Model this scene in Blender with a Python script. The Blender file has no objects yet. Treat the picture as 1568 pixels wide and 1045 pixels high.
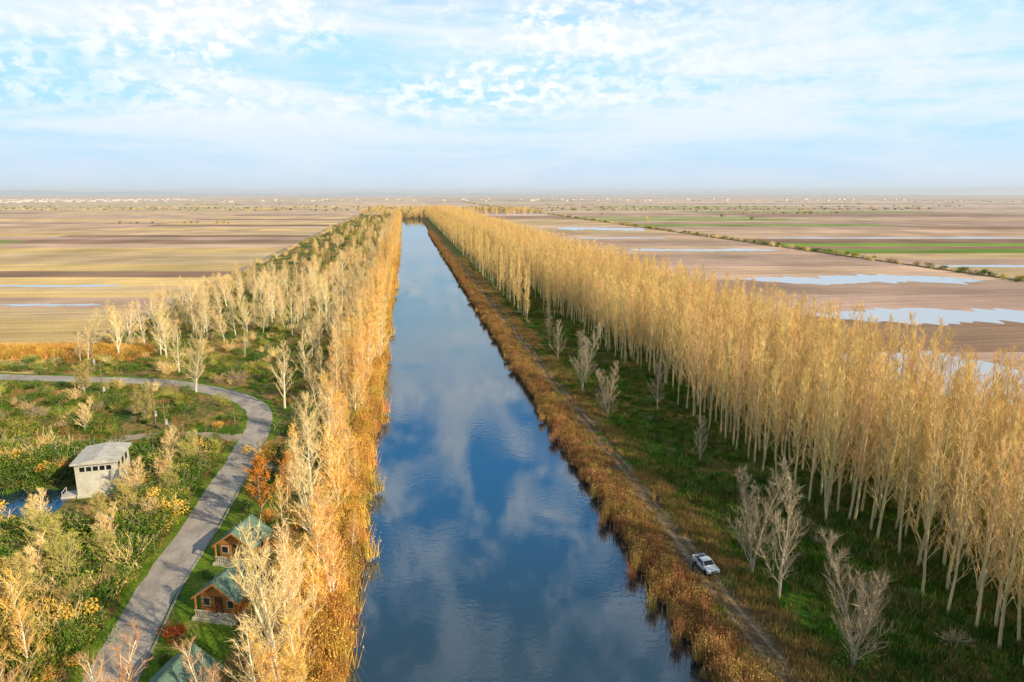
import bpy, bmesh, math, random
import numpy as np
from mathutils import Vector, Matrix
from mathutils import noise as mn
R=random.Random(7)
scene=bpy.context.scene
COL=scene.collection

# ---------------------------------------------------------------- materials
def nodes_of(m):
    m.use_nodes=True
    return m.node_tree.nodes,m.node_tree.links
def mat_simple(name,c,rough=0.8,var=0.15,scale=3.0,metal=0.0,spec=0.3):
    m=bpy.data.materials.new(name); n,l=nodes_of(m)
    b=n['Principled BSDF']; b.inputs['Roughness'].default_value=rough
    b.inputs['Metallic'].default_value=metal
    b.inputs['Specular IOR Level'].default_value=spec
    geo=n.new('ShaderNodeNewGeometry')
    no=n.new('ShaderNodeTexNoise'); no.inputs['Scale'].default_value=scale; no.inputs['Detail'].default_value=4
    l.new(geo.outputs['Position'],no.inputs['Vector'])
    mx=n.new('ShaderNodeMix'); mx.data_type='RGBA'
    d=tuple(x*(1-var*2) for x in c)
    mx.inputs[6].default_value=(*c,1); mx.inputs[7].default_value=(*d,1)
    mr=n.new('ShaderNodeMapRange'); mr.inputs[1].default_value=0.35; mr.inputs[2].default_value=0.65
    l.new(no.outputs['Fac'],mr.inputs[0]); l.new(mr.outputs[0],mx.inputs[0])
    l.new(mx.outputs[2],b.inputs['Base Color'])
    return m
def mat_veg(name,c,objrand=0.15,var=.12):
    """plant material: colour varies from plant to plant and from leaf to leaf"""
    m=bpy.data.materials.new(name); n,l=nodes_of(m); n.remove(n['Principled BSDF'])
    b=n.new('ShaderNodeBsdfDiffuse'); l.new(b.outputs[0],n['Material Output'].inputs[0])
    oi=n.new('ShaderNodeObjectInfo'); ge=n.new('ShaderNodeNewGeometry')
    at=n.new('ShaderNodeAttribute'); at.attribute_name='tr'
    ad=n.new('ShaderNodeMath'); ad.operation='ADD'; l.new(oi.outputs['Random'],ad.inputs[0]); l.new(at.outputs['Fac'],ad.inputs[1])
    f0=n.new('ShaderNodeMath'); f0.operation='FRACT'; l.new(ad.outputs[0],f0.inputs[0]); RN=f0.outputs[0]
    h=n.new('ShaderNodeHueSaturation'); h.inputs['Color'].default_value=(*c,1)
    a=n.new('ShaderNodeMapRange'); a.inputs[3].default_value=1-objrand; a.inputs[4].default_value=1+objrand
    l.new(RN,a.inputs[0])
    p=n.new('ShaderNodeMath'); p.operation='MULTIPLY'
    wn=n.new('ShaderNodeTexWhiteNoise'); wn.noise_dimensions='3D'
    sn=n.new('ShaderNodeVectorMath'); sn.operation='SNAP'; sn.inputs[1].default_value=(.6,.6,.6); l.new(ge.outputs['Position'],sn.inputs[0]); l.new(sn.outputs[0],wn.inputs['Vector'])
    a3=n.new('ShaderNodeMapRange'); a3.inputs[3].default_value=1-var; a3.inputs[4].default_value=1+var; l.new(wn.outputs['Value'],a3.inputs[0])
    l.new(a.outputs[0],p.inputs[0]); l.new(a3.outputs[0],p.inputs[1]); l.new(p.outputs[0],h.inputs['Value'])
    mu=n.new('ShaderNodeMath'); mu.operation='MULTIPLY'; mu.inputs[1].default_value=7.31
    fr=n.new('ShaderNodeMath'); fr.operation='FRACT'
    l.new(RN,mu.inputs[0]); l.new(mu.outputs[0],fr.inputs[0])
    a2=n.new('ShaderNodeMapRange'); a2.inputs[3].default_value=0.5-objrand*0.07; a2.inputs[4].default_value=0.5+objrand*0.09
    l.new(fr.outputs[0],a2.inputs[0]); l.new(a2.outputs[0],h.inputs['Hue'])
    l.new(h.outputs[0],b.inputs[0])
    return m

def ramp_mat(name,stops,scale,detail=8,rough=0.95,stretch=(1,1,1),fine=0.25,finescale=2.0,bump=0.4):
    m=bpy.data.materials.new(name); n,l=nodes_of(m); b=n['Principled BSDF']
    b.inputs['Roughness'].default_value=rough; b.inputs['Specular IOR Level'].default_value=0.1
    geo=n.new('ShaderNodeNewGeometry'); mp=n.new('ShaderNodeMapping'); mp.inputs['Scale'].default_value=stretch
    l.new(geo.outputs['Position'],mp.inputs['Vector'])
    no=n.new('ShaderNodeTexNoise'); no.inputs['Scale'].default_value=scale; no.inputs['Detail'].default_value=detail; no.inputs['Roughness'].default_value=0.62
    l.new(mp.outputs[0],no.inputs['Vector'])
    r=n.new('ShaderNodeValToRGB'); cr=r.color_ramp
    while len(cr.elements)<len(stops): cr.elements.new(0.5)
    for e,(p,c) in zip(cr.elements,stops): e.position=p; e.color=(*c,1)
    l.new(no.outputs['Fac'],r.inputs[0])
    n2=n.new('ShaderNodeTexNoise'); n2.inputs['Scale'].default_value=finescale; n2.inputs['Detail'].default_value=6
    l.new(geo.outputs['Position'],n2.inputs['Vector'])
    mr=n.new('ShaderNodeMapRange'); mr.inputs[1].default_value=0.3; mr.inputs[2].default_value=0.7
    mr.inputs[3].default_value=1-fine; mr.inputs[4].default_value=1+fine
    l.new(n2.outputs['Fac'],mr.inputs[0])
    vm=n.new('ShaderNodeVectorMath'); vm.operation='SCALE'
    l.new(r.outputs[0],vm.inputs[0]); l.new(mr.outputs[0],vm.inputs['Scale']); l.new(vm.outputs[0],b.inputs['Base Color'])
    bp=n.new('ShaderNodeBump'); bp.inputs['Strength'].default_value=bump; bp.inputs['Distance'].default_value=0.3
    l.new(n2.outputs['Fac'],bp.inputs['Height']); l.new(bp.outputs[0],b.inputs['Normal'])
    return m

M={}
M['bark_pop']=mat_veg('poplar_bark',(0.66,0.54,0.28),0.15)
M['twig_pop']=mat_veg('poplar_twigs',(0.90,0.61,0.245),0.17)
M['leaf_pop']=mat_veg('poplar_leaves',(0.95,0.58,0.14),0.15)
M['bark_bir']=mat_veg('pale_bark',(0.88,0.78,0.56),0.08)
M['twig_bir']=mat_veg('pale_twigs',(0.90,0.68,0.34),0.13)
M['leaf_yel']=mat_veg('yellow_leaves',(0.95,0.54,0.09),0.16)
M['twig_gol']=mat_veg('golden_twigs',(0.92,0.57,0.19),0.17)
M['bark_gry']=mat_veg('grey_bark',(0.44,0.37,0.26),0.1)
M['twig_gry']=mat_veg('grey_twigs',(0.47,0.38,0.25),0.15)
M['twig_rus']=mat_veg('russet_twigs',(0.62,0.36,0.20),0.15)
M['twig_oli']=mat_veg('olive_twigs',(0.60,0.47,0.18),0.18)
M['leaf_grn']=mat_veg('green_leaves',(0.11,0.18,0.025),0.3,.25)
M['leaf_olv']=mat_veg('olive_leaves',(0.38,0.37,0.055),0.25,.2)
M['leaf_org']=mat_veg('orange_leaves',(0.80,0.30,0.03),0.15,.2)
M['leaf_con']=mat_veg('conifer_needles',(0.03,0.07,0.035),0.15,.2)
M['leaf_red']=mat_veg('russet_leaves',(0.42,0.12,0.03),0.15,.2)
M['reed']=mat_veg('reeds',(0.42,0.23,0.085),0.4,.2)
M['reed_gold']=mat_veg('golden_reeds',(0.80,0.45,0.10),0.3,.2)
M['grass']=mat_veg('grass_blades',(0.085,0.18,0.018),0.35,.2)
M['grass_dry']=mat_veg('dry_grass_blades',(0.40,0.27,0.10),0.3,.2)

# ---------------------------------------------------------------- mesh helpers
class MB:
    def __init__(s): s.v=[];s.f=[];s.m=[]
    def tube(s,pts,rad,sides,mi):
        base=len(s.v); n=len(pts)
        for i,p in enumerate(pts):
            d=(pts[min(i+1,n-1)]-pts[max(i-1,0)])
            if d.length<1e-6: d=Vector((0,0,1))
            d.normalize()
            a=d.orthogonal().normalized(); b=d.cross(a)
            for k in range(sides):
                t=2*math.pi*k/sides
                s.v.append(p+(a*math.cos(t)+b*math.sin(t))*rad[i])
        for i in range(n-1):
            for k in range(sides):
                k2=(k+1)%sides
                s.f.append((base+i*sides+k,base+i*sides+k2,base+(i+1)*sides+k2,base+(i+1)*sides+k)); s.m.append(mi)
    def tri(s,p,d,w,rng,mi):
        a=Vector((rng.uniform(-1,1),rng.uniform(-1,1),rng.uniform(-1,1))).cross(d)
        if a.length<1e-5: return
        a.normalize(); b=len(s.v)
        s.v+= [p-a*w,p+a*w,p+d]; s.f.append((b,b+1,b+2)); s.m.append(mi)
    def quad(s,p,sz,rng,mi):
        a=Vector((rng.gauss(0,1),rng.gauss(0,1),rng.gauss(0,1))).normalized()
        c=a.orthogonal().normalized(); e=a.cross(c); b=len(s.v)
        t=rng.uniform(0.6,1.3)
        s.v+= [p-c*sz-e*sz*0.3,p+e*sz*0.6*t,p+c*sz,p-e*sz*0.6]; s.f.append((b,b+1,b+2,b+3)); s.m.append(mi)
    def mesh(s,name,mats,smooth=False):
        me=bpy.data.meshes.new(name); me.from_pydata([tuple(x) for x in s.v],[],s.f)
        for m in mats: me.materials.append(m)
        me.polygons.foreach_set('material_index',s.m)
        me.update(); return me

_cache={}
def arrays(me):
    if me.name in _cache: return _cache[me.name]
    co=np.empty(len(me.vertices)*3,np.float32); me.vertices.foreach_get('co',co)
    lv=np.empty(len(me.loops),np.int32); me.loops.foreach_get('vertex_index',lv)
    ls=np.empty(len(me.polygons),np.int32); me.polygons.foreach_get('loop_start',ls)
    mi=np.empty(len(me.polygons),np.int32); me.polygons.foreach_get('material_index',mi)
    _cache[me.name]=(co.reshape(-1,3),lv,ls,mi,list(me.materials)); return _cache[me.name]
def join(name,entries,seed=0):
    """entries: (mesh,x,y,z,scale) -> one mesh of many plants"""
    rng=random.Random(seed); mats=[]; C=[];LV=[];LS=[];MI=[];TR=[]; vo=0;lo=0
    for me,x,y,z,s in entries:
        co,lv,ls,mi,mm=arrays(me)
        rz=rng.uniform(0,6.283); c,sn=math.cos(rz),math.sin(rz); tx,ty=rng.gauss(0,.03),rng.gauss(0,.03); zs=s*rng.uniform(.93,1.08)
        p=np.empty_like(co); p[:,0]=(co[:,0]*c-co[:,1]*sn)*s+tx*co[:,2]*s+x; p[:,1]=(co[:,0]*sn+co[:,1]*c)*s+ty*co[:,2]*s+y; p[:,2]=co[:,2]*zs+z
        mp=[]
        for m in mm:
            if m not in mats: mats.append(m)
            mp.append(mats.index(m))
        C.append(p);LV.append(lv+vo);LS.append(ls+lo);MI.append(np.array(mp,np.int32)[mi]);TR.append(np.full(len(ls),rng.random(),np.float32))
        vo+=len(co);lo+=len(lv)
    C=np.concatenate(C);LV=np.concatenate(LV);LS=np.concatenate(LS);MI=np.concatenate(MI);TR=np.concatenate(TR)
    me=bpy.data.meshes.new(name); me.vertices.add(len(C)); me.vertices.foreach_set('co',C.ravel())
    me.loops.add(len(LV)); me.loops.foreach_set('vertex_index',LV); me.polygons.add(len(LS)); me.polygons.foreach_set('loop_start',LS)
    for m in mats: me.materials.append(m)
    me.polygons.foreach_set('material_index',MI)
    at=me.attributes.new('tr','FLOAT','FACE'); at.data.foreach_set('value',TR)
    me.update(calc_edges=True); return me

def make_tree(name,seed,H,r0,clear,n1,l1,ang,n2,n3,leafn,leafs,mats,up=0.35,tw=0.022,multi=1,prof=0.7,twl=0.9,spr=.6):
    rng=random.Random(seed); mb=MB()
    for s in range(multi):
        lean=Vector((rng.uniform(-1,1),rng.uniform(-1,1),0))*(0.02 if multi==1 else 0.28)
        Hs=H*(1 if s==0 else rng.uniform(0.7,0.95)); NP=9; pts=[];rad=[]
        off=Vector((0,0,0))
        for i in range(NP):
            t=i/(NP-1)
            off=off+Vector((rng.uniform(-1,1),rng.uniform(-1,1),0))*Hs*0.008
            pts.append(Vector((0,0,Hs*t))+off+lean*Hs*t*(0.5+0.5*t)); rad.append(r0*(1-t)**0.85*(1.0 if multi==1 else .75)+0.02)
        pts[0].z=-0.3
        mb.tube(pts,rad,5,0)
        def tp(t):
            x=t*(NP-1); i=min(int(x),NP-2); return pts[i].lerp(pts[i+1],x-i), rad[i]
        for i in range(n1):
            t=clear+(0.98-clear)*((i+rng.random())/n1)
            p,r=tp(t); az=i*2.4+rng.uniform(-.5,.5); an=ang*(1-0.35*t)*rng.uniform(0.75,1.25)
            d=Vector((math.sin(an)*math.cos(az),math.sin(an)*math.sin(az),math.cos(an)))
            tt=(t-clear)/(1-clear)
            L=l1*Hs*((1-tt)**prof*0.9+0.14)*rng.uniform(0.6,1.15)
            bp=[p.copy()];dd=d.copy(); K=4
            for k in range(K):
                dd=(dd+Vector((rng.uniform(-.15,.15),rng.uniform(-.15,.15),up*0.3+rng.uniform(-.1,.1)))).normalized()
                bp.append(bp[-1]+dd*L/K)
            br=max(r*0.42,0.035)
            mb.tube(bp,[br,br*.78,br*.6,br*.4,0.012],3,0)
            for j in range(n2):
                u=0.2+0.8*(j+rng.random())/n2; x=u*K; q=min(int(x),K-1)
                sp=bp[q].lerp(bp[q+1],x-q); sd=(bp[q+1]-bp[q]).normalized()
                sd=(sd+Vector((rng.gauss(0,spr*.8),rng.gauss(0,spr*.8),rng.gauss(0.1,.3)))).normalized()
                L2=L*0.45*rng.uniform(.5,1.2)*(1.15-u*0.5)
                p2=sp+sd*L2*.5; sd2=(sd+Vector((rng.gauss(0,.2),rng.gauss(0,.2),up*.4))).normalized(); p3=p2+sd2*L2*.5
                mb.tube([sp,p2,p3],[tw*1.1,tw*.9,tw*.4],3,1)
                for k in range(n3):
                    w=rng.random(); a=sp.lerp(p2,w*2) if w<.5 else p2.lerp(p3,w*2-1)
                    td=(sd2+Vector((rng.gauss(0,spr),rng.gauss(0,spr),rng.gauss(0.1,spr*.7)))).normalized()*twl*rng.uniform(.4,1.1)
                    mb.tri(a,td,tw,rng,1)
                    nl=int(leafn)+(1 if rng.random()<leafn-int(leafn) else 0)
                    for q in range(nl):
                        mb.quad(a+td*rng.uniform(.2,1.05)+Vector((rng.gauss(0,.1),rng.gauss(0,.1),rng.gauss(0,.1))),leafs*rng.uniform(.6,1.3),rng,2)
    return mb.mesh(name,mats)

def make_shrub(name,seed,W,H,nst,nleaf,leafs,mats,tw=0.02,clumps=7):
    rng=random.Random(seed); mb=MB()
    cl=[(Vector((rng.gauss(0,W*.28),rng.gauss(0,W*.28),H*rng.uniform(.25,.75))),rng.uniform(.22,.42)*W) for _ in range(clumps)]
    for i in range(nst):
        c,r=rng.choice(cl)
        e=c+Vector((rng.gauss(0,1),rng.gauss(0,1),abs(rng.gauss(.3,.7))))*r*.7
        s=Vector((rng.gauss(0,.12)*W,rng.gauss(0,.12)*W,-.1)); mid=s.lerp(e,.5)+Vector((rng.gauss(0,.1),rng.gauss(0,.1),.2))*H*.3
        mb.tube([s,mid,e],[tw*1.6,tw,tw*.4],3,0)
        for k in range(5):
            a=mid.lerp(e,rng.random()); d=(e-mid).normalized()+Vector((rng.gauss(0,.6),rng.gauss(0,.6),rng.gauss(.2,.4)))
            mb.tri(a,d.normalized()*H*.25*rng.uniform(.5,1.2),tw*.8,rng,0)
    for i in range(nleaf):
        c,r=rng.choice(cl); d=Vector((rng.gauss(0,1),rng.gauss(0,1),rng.gauss(0,1))).normalized()*r*rng.random()**.35
        p=c+Vector((d.x,d.y,d.z*.8)); p.z=max(p.z,.05)
        mb.quad(p,leafs*rng.uniform(.6,1.4),rng,1)
    return mb.mesh(name,mats)

def make_tuft(name,seed,n,W,H,bw,mats,lean=.25,plume=False):
    rng=random.Random(seed); mb=MB()
    for i in range(n):
        p=Vector((rng.gauss(0,W),rng.gauss(0,W),-.05)); h=H*rng.uniform(.55,1.15)
        d=Vector((rng.gauss(0,lean),rng.gauss(0,lean),1)).normalized()*h
        mb.tri(p,d,bw,rng,rng.randrange(len(mats)))
        if plume and rng.random()<.5:
            mb.quad(p+d*.93,bw*2.6,rng,0)
    return mb.mesh(name,mats)

def src_collection(name,meshes):
    c=bpy.data.collections.new(name)
    for i,me in enumerate(meshes):
        o=bpy.data.objects.new('%s_%02d'%(me.name,i),me); c.objects.link(o)
    return c

def scatter(name,coll,pts,nvar,smin,smax,seed=1,zs=(0.9,1.15),tilt=0.04,sc=None,rots=None):
    rng=random.Random(seed); n=len(pts)
    if n==0: return
    me=bpy.data.meshes.new(name); me.from_pydata([tuple(p) for p in pts],[],[])
    rv=[];sv=[];iv=[]
    for i in range(n):
        rv+= [rng.gauss(0,tilt),rng.gauss(0,tilt),rng.uniform(0,6.283) if rots is None else rots[i]]
        s=rng.uniform(smin,smax)*(sc[i] if sc else 1); sv+=[s,s,s*rng.uniform(*zs)]; iv.append(rng.randrange(nvar))
    for nm,t in (('rot','FLOAT_VECTOR'),('scl','FLOAT_VECTOR'),('idx','INT')): me.attributes.new(nm,t,'POINT')
    me.attributes['rot'].data.foreach_set('vector',rv); me.attributes['scl'].data.foreach_set('vector',sv); me.attributes['idx'].data.foreach_set('value',iv)
    o=bpy.data.objects.new(name,me); COL.objects.link(o)
    ng=bpy.data.node_groups.new(name+'_gn','GeometryNodeTree')
    ng.interface.new_socket('Geometry',in_out='INPUT',socket_type='NodeSocketGeometry')
    ng.interface.new_socket('Geometry',in_out='OUTPUT',socket_type='NodeSocketGeometry')
    N=ng.nodes; gi=N.new('NodeGroupInput'); go=N.new('NodeGroupOutput'); go.is_active_output=True
    iop=N.new('GeometryNodeInstanceOnPoints'); ci=N.new('GeometryNodeCollectionInfo')
    ci.inputs['Collection'].default_value=coll; ci.inputs['Separate Children'].default_value=True; ci.inputs['Reset Children'].default_value=True
    def na(nm,t):
        x=N.new('GeometryNodeInputNamedAttribute'); x.data_type=t; x.inputs['Name'].default_value=nm
        return [q for q in x.outputs if q.enabled and q.name=='Attribute'][0]
    r_=na('rot','FLOAT_VECTOR'); s_=na('scl','FLOAT_VECTOR'); i_=na('idx','INT')
    er=N.new('FunctionNodeEulerToRotation')
    L=ng.links
    L.new(r_,er.inputs[0])
    L.new(gi.outputs[0],iop.inputs['Points']); L.new(ci.outputs[0],iop.inputs['Instance']); iop.inputs['Pick Instance'].default_value=True
    L.new(i_,iop.inputs['Instance Index']); L.new(er.outputs[0],iop.inputs['Rotation']); L.new(s_,iop.inputs['Scale'])
    L.new(iop.outputs[0],go.inputs[0])
    md=o.modifiers.new('scatter','NODES'); md.node_group=ng
    return o

def place(name,me,x,y,s=1.0,rz=None,sz=None,z=0):
    o=bpy.data.objects.new(name,me); COL.objects.link(o); o.location=(x,y,z)
    o.rotation_euler=(0,0,R.uniform(0,6.28) if rz is None else rz); o.scale=(s,s,sz if sz else s); return o

# ---------------------------------------------------------------- camera
cam=bpy.data.cameras.new('camera'); co=bpy.data.objects.new('camera',cam); COL.objects.link(co)
co.location=(0,0,40); co.rotation_euler=(math.radians(90-12.15),0,math.radians(-8.72))
cam.lens=24; cam.sensor_width=36; cam.clip_end=100000; cam.clip_start=0.5; scene.camera=co

# ---------------------------------------------------------------- sun + sky
AZ=math.radians(132); EL=math.radians(27)
sd=Vector((math.sin(AZ)*math.cos(EL),math.cos(AZ)*math.cos(EL),math.sin(EL)))
sl=bpy.data.lights.new('sun','SUN'); sl.energy=5.0; sl.angle=math.radians(0.6); sl.color=(1.0,0.86,0.60)
so=bpy.data.objects.new('sun',sl); COL.objects.link(so); so.rotation_euler=sd.to_track_quat('Z','Y').to_euler(); so.location=(50,-50,100)
w=bpy.data.worlds.new('World'); scene.world=w; w.use_nodes=True; n=w.node_tree.nodes; l=w.node_tree.links
bg=n['Background']; bg.inputs[1].default_value=0.1
sky=n.new('ShaderNodeTexSky'); sky.sky_type='NISHITA'; sky.sun_disc=False; sky.sun_elevation=EL; sky.sun_rotation=AZ; sky.altitude=50; sky.air_density=1.0; sky.dust_density=0.6; sky.ozone_density=1.5
tc=n.new('ShaderNodeTexCoord'); sx=n.new('ShaderNodeSeparateXYZ'); l.new(tc.outputs['Generated'],sx.inputs[0])
def mth(op,a,b=None,clamp=False):
    x=n.new('ShaderNodeMath'); x.operation=op; x.use_clamp=clamp
    for i,v in enumerate((a,b)):
        if v is None: continue
        if isinstance(v,(int,float)): x.inputs[i].default_value=v
        else: l.new(v,x.inputs[i])
    return x.outputs[0]
def mrange(v,a,b,c=0,d=1,smooth=True):
    x=n.new('ShaderNodeMapRange'); x.interpolation_type='SMOOTHSTEP' if smooth else 'LINEAR'
    x.inputs[1].default_value=a;x.inputs[2].default_value=b;x.inputs[3].default_value=c;x.inputs[4].default_value=d
    l.new(v,x.inputs[0]); return x.outputs[0]
def noise(vec,s,det,rough=.55,dist=0):
    x=n.new('ShaderNodeTexNoise'); x.inputs['Scale'].default_value=s;x.inputs['Detail'].default_value=det;x.inputs['Roughness'].default_value=rough;x.inputs['Distortion'].default_value=dist
    l.new(vec,x.inputs['Vector']); return x.outputs['Fac']
z=mth('MAXIMUM',sx.outputs[2],0.0)
D=tc.outputs['Generated']
def mapping(vec,loc,rot,sc):
    x=n.new('ShaderNodeMapping'); x.inputs['Location'].default_value=loc;x.inputs['Rotation'].default_value=rot;x.inputs['Scale'].default_value=sc; l.new(vec,x.inputs[0]); return x.outputs[0]
def mixc(f,a,b):
    x=n.new('ShaderNodeMix'); x.data_type='RGBA'
    if isinstance(f,(int,float)): x.inputs[0].default_value=f
    else: l.new(f,x.inputs[0])
    for i,v in ((6,a),(7,b)):
        if isinstance(v,tuple): x.inputs[i].default_value=(*v,1)
        else: l.new(v,x.inputs[i])
    return x.outputs[2]
hz=mrange(z,0.0,0.12,1,0)
base=mixc(0.75,sky.outputs[0],(0.9,4.8,10.5))
base=mixc(mrange(z,.38,.62),base,(1.3,2.3,3.4))
base=mixc(mrange(z,0.19,0.33,1,0),base,(4.9,8.3,10.5))
base=mixc(mth('MULTIPLY',hz,0.85),base,(6.8,8.1,9.9))
puff=noise(mapping(D,(0,0,0),(0,.25,0),(1,1,1.8)),46,4,.55,.2)
big=noise(mapping(D,(.35,.2,.1),(0,.5,0),(1,1,2.5)),3.2,3,.55)
m1=mth('MULTIPLY',mrange(puff,.40,.62),mrange(big,.40,.56))
m1=mth('MULTIPLY',m1,mth('MULTIPLY',mrange(z,0.07,0.15),mrange(z,.30,.42,1,0)))
m1=mth('MULTIPLY',m1,mrange(sx.outputs[0],.15,.5,1,.25))
veil=noise(mapping(D,(1,5,0),(0,-.12,0),(1,1,5.5)),3.0,6,.6,.4)
m2=mth('MULTIPLY',mrange(veil,.34,.62),0.85)
m2=mth('MULTIPLY',m2,mrange(z,0.0,0.12,.3,1))
m2=mth('MULTIPLY',m2,mrange(z,.24,.34,1,0))
over=noise(mapping(D,(2,1,0),(0,0,0),(1,1,1)),12,5,.55,.3)
m3=mth('MULTIPLY',mrange(over,.43,.66),mth('MULTIPLY',mrange(z,.22,.30),mrange(z,.42,.62,1,.30)))
c=mixc(m2,base,(9.1,9.6,10.4))
c=mixc(mth('MULTIPLY',m1,.9),c,(10.8,10.8,10.9))
c=mixc(mth('MULTIPLY',m3,.8),c,(9.8,10.1,10.6))
l.new(c,bg.inputs[0])
scene.view_settings.view_transform='Standard'; scene.view_settings.look='None'; scene.view_settings.exposure=0

# ---------------------------------------------------------------- ground sheet
g_scrub=ramp_mat('scrub_ground',[(0.30,(0.04,0.075,0.012)),(0.42,(0.09,0.14,0.02)),(0.5,(0.20,0.16,0.05)),(0.6,(0.38,0.21,0.08)),(0.72,(0.11,0.15,0.025))],0.07,fine=.5,finescale=1.2)
g_forest=ramp_mat('forest_floor',[(0.32,(0.045,0.12,0.010)),(0.45,(0.08,0.17,0.015)),(0.52,(0.16,0.14,0.03)),(0.62,(0.32,0.18,0.06))],0.12,fine=.5,finescale=1.5)
g_bank=ramp_mat('bank_soil',[(0.3,(0.10,0.06,0.03)),(0.6,(0.22,0.14,0.06))],0.3,fine=.4)
g_track=ramp_mat('dirt_track',[(0.35,(0.12,0.08,0.045)),(0.6,(0.24,0.16,0.09))],0.4,stretch=(2,.25,1),fine=.3,finescale=3)
gf=bpy.data.materials.new('field_soil'); fn,fl=nodes_of(gf); b=fn['Principled BSDF']; b.inputs['Roughness'].default_value=.95; b.inputs['Specular IOR Level'].default_value=.1
at=fn.new('ShaderNodeAttribute'); at.attribute_name='Col'
ge=fn.new('ShaderNodeNewGeometry')
def fnoise(scale,st,rot,lo,hi,det=5):
    mp=fn.new('ShaderNodeMapping'); mp.inputs['Scale'].default_value=st; mp.inputs['Rotation'].default_value=(0,0,rot); fl.new(ge.outputs['Position'],mp.inputs[0])
    x=fn.new('ShaderNodeTexNoise'); x.inputs['Scale'].default_value=scale; x.inputs['Detail'].default_value=det; fl.new(mp.outputs[0],x.inputs['Vector'])
    r=fn.new('ShaderNodeMapRange'); r.inputs[1].default_value=.32; r.inputs[2].default_value=.68; r.inputs[3].default_value=lo; r.inputs[4].default_value=hi; fl.new(x.outputs['Fac'],r.inputs[0]); return r.outputs[0]
a1=fnoise(.02,(1,1,1),0,.74,1.24); a2=fnoise(.25,(.06,1.6,1),.15,.80,1.20,3); a3=fnoise(.9,(1,1,1),0,.88,1.12)
mm=fn.new('ShaderNodeMath'); mm.operation='MULTIPLY'; fl.new(a1,mm.inputs[0]); fl.new(a2,mm.inputs[1])
mm2=fn.new('ShaderNodeMath'); mm2.operation='MULTIPLY'; fl.new(mm.outputs[0],mm2.inputs[0]); fl.new(a3,mm2.inputs[1])
vs=fn.new('ShaderNodeVectorMath'); vs.operation='SCALE'; fl.new(at.outputs['Color'],vs.inputs[0]); fl.new(mm2.outputs[0],vs.inputs['Scale'])
pn=fnoise(.012,(1,2.5,1),.15,0,1,6)
gt=fn.new('ShaderNodeMapRange'); gt.inputs[1].default_value=.55; gt.inputs[2].default_value=.95; gt.inputs[4].default_value=.45; fl.new(pn,gt.inputs[0])
gmx=fn.new('ShaderNodeMix'); gmx.data_type='RGBA'; gmx.inputs[7].default_value=(.36,.29,.15,1); fl.new(gt.outputs[0],gmx.inputs[0]); fl.new(vs.outputs[0],gmx.inputs[6]); fl.new(gmx.outputs[2],b.inputs['Base Color'])

gv=[];gfc=[];gm=[];gc=[]
def quad(pts,mi,c=(0.3,0.2,0.1)):
    b=len(gv); gv.extend(pts); gfc.append((b,b+1,b+2,b+3)); gm.append(mi); gc.append(c)
CE=1180
def strip(x0,x1,z0,z1,mi,y0=-300,y1=CE):
    ys=[y0+(y1-y0)*i/8 for i in range(9)]
    for a,b_ in zip(ys[:-1],ys[1:]): quad([(x0,a,z0),(x1,a,z1),(x1,b_,z1),(x0,b_,z0)],mi)
strip(-84,-9,0,0,1,y1=1400); strip(-9,-6.2,0,-1.1,3); strip(-6.2,2,-1.1,-3.2,3); strip(2,17,-3.2,-3.2,3); strip(17,24.2,-3.2,-1.1,3); strip(24.2,27,-1.1,0,3)
strip(27,29.3,0,0,1); strip(29.3,32.6,0,0,4); strip(32.6,92,0,0,2,y1=1400)
quad([(-9,CE,0),(32.6,CE,0),(32.6,1400,0),(-9,1400,0)],1); quad([(-9,CE,-3.3),(27,CE,-3.3),(27,CE,0),(-9,CE,0)],3)
quad([(-84,-300,0),(-84,-6000,0),(92,-6000,0),(92,-300,0)],1)
SH=0.155
tan_=(0.66,0.46,0.25); gold=(0.78,0.53,0.22); mauve=(0.50,0.33,0.25); brown=(0.35,0.21,0.14); pink=(0.67,0.44,0.30); green=(0.24,0.33,0.07); olive=(0.50,0.42,0.16); pale=(0.80,0.64,0.41)
PL=[gold,gold,tan_,pink,pink,mauve,tan_,brown,gold,pink,pink,tan_]; PR=[mauve,pink,mauve,tan_,pink,brown,mauve,tan_,brown,pink,pink]
def far(p,k):  # blends a palette toward a pale tint: haze painted into the field colours
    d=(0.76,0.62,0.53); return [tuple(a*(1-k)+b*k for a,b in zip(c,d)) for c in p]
PL2=PL+[green]; PR2=PR+[green,green]
def column(x0,x1,vs0,vs1,wmin,wmax,pal,seed,grow=0.03):
    rng=random.Random(seed); v=vs0
    while v<vs1:
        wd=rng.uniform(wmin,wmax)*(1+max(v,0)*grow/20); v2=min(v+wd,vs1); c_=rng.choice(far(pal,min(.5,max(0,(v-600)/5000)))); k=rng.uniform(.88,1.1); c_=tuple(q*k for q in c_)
        quad([(x0,v-SH*x0,0),(x1,v-SH*x1,0),(x1,v2-SH*x1,0),(x0,v2-SH*x0,0)],0,c_)
        v=v2
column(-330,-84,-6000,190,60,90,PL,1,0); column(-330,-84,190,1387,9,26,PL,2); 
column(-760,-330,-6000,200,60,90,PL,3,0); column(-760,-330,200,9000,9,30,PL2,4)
column(-1500,-760,-6000,9000,14,40,PL2,5,.03); column(-3000,-1500,-6000,12000,40,120,far(PL,.2),6,.02); column(-14000,-3000,-6000,20000,80,260,far(PL,.4),7,.01)
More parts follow.
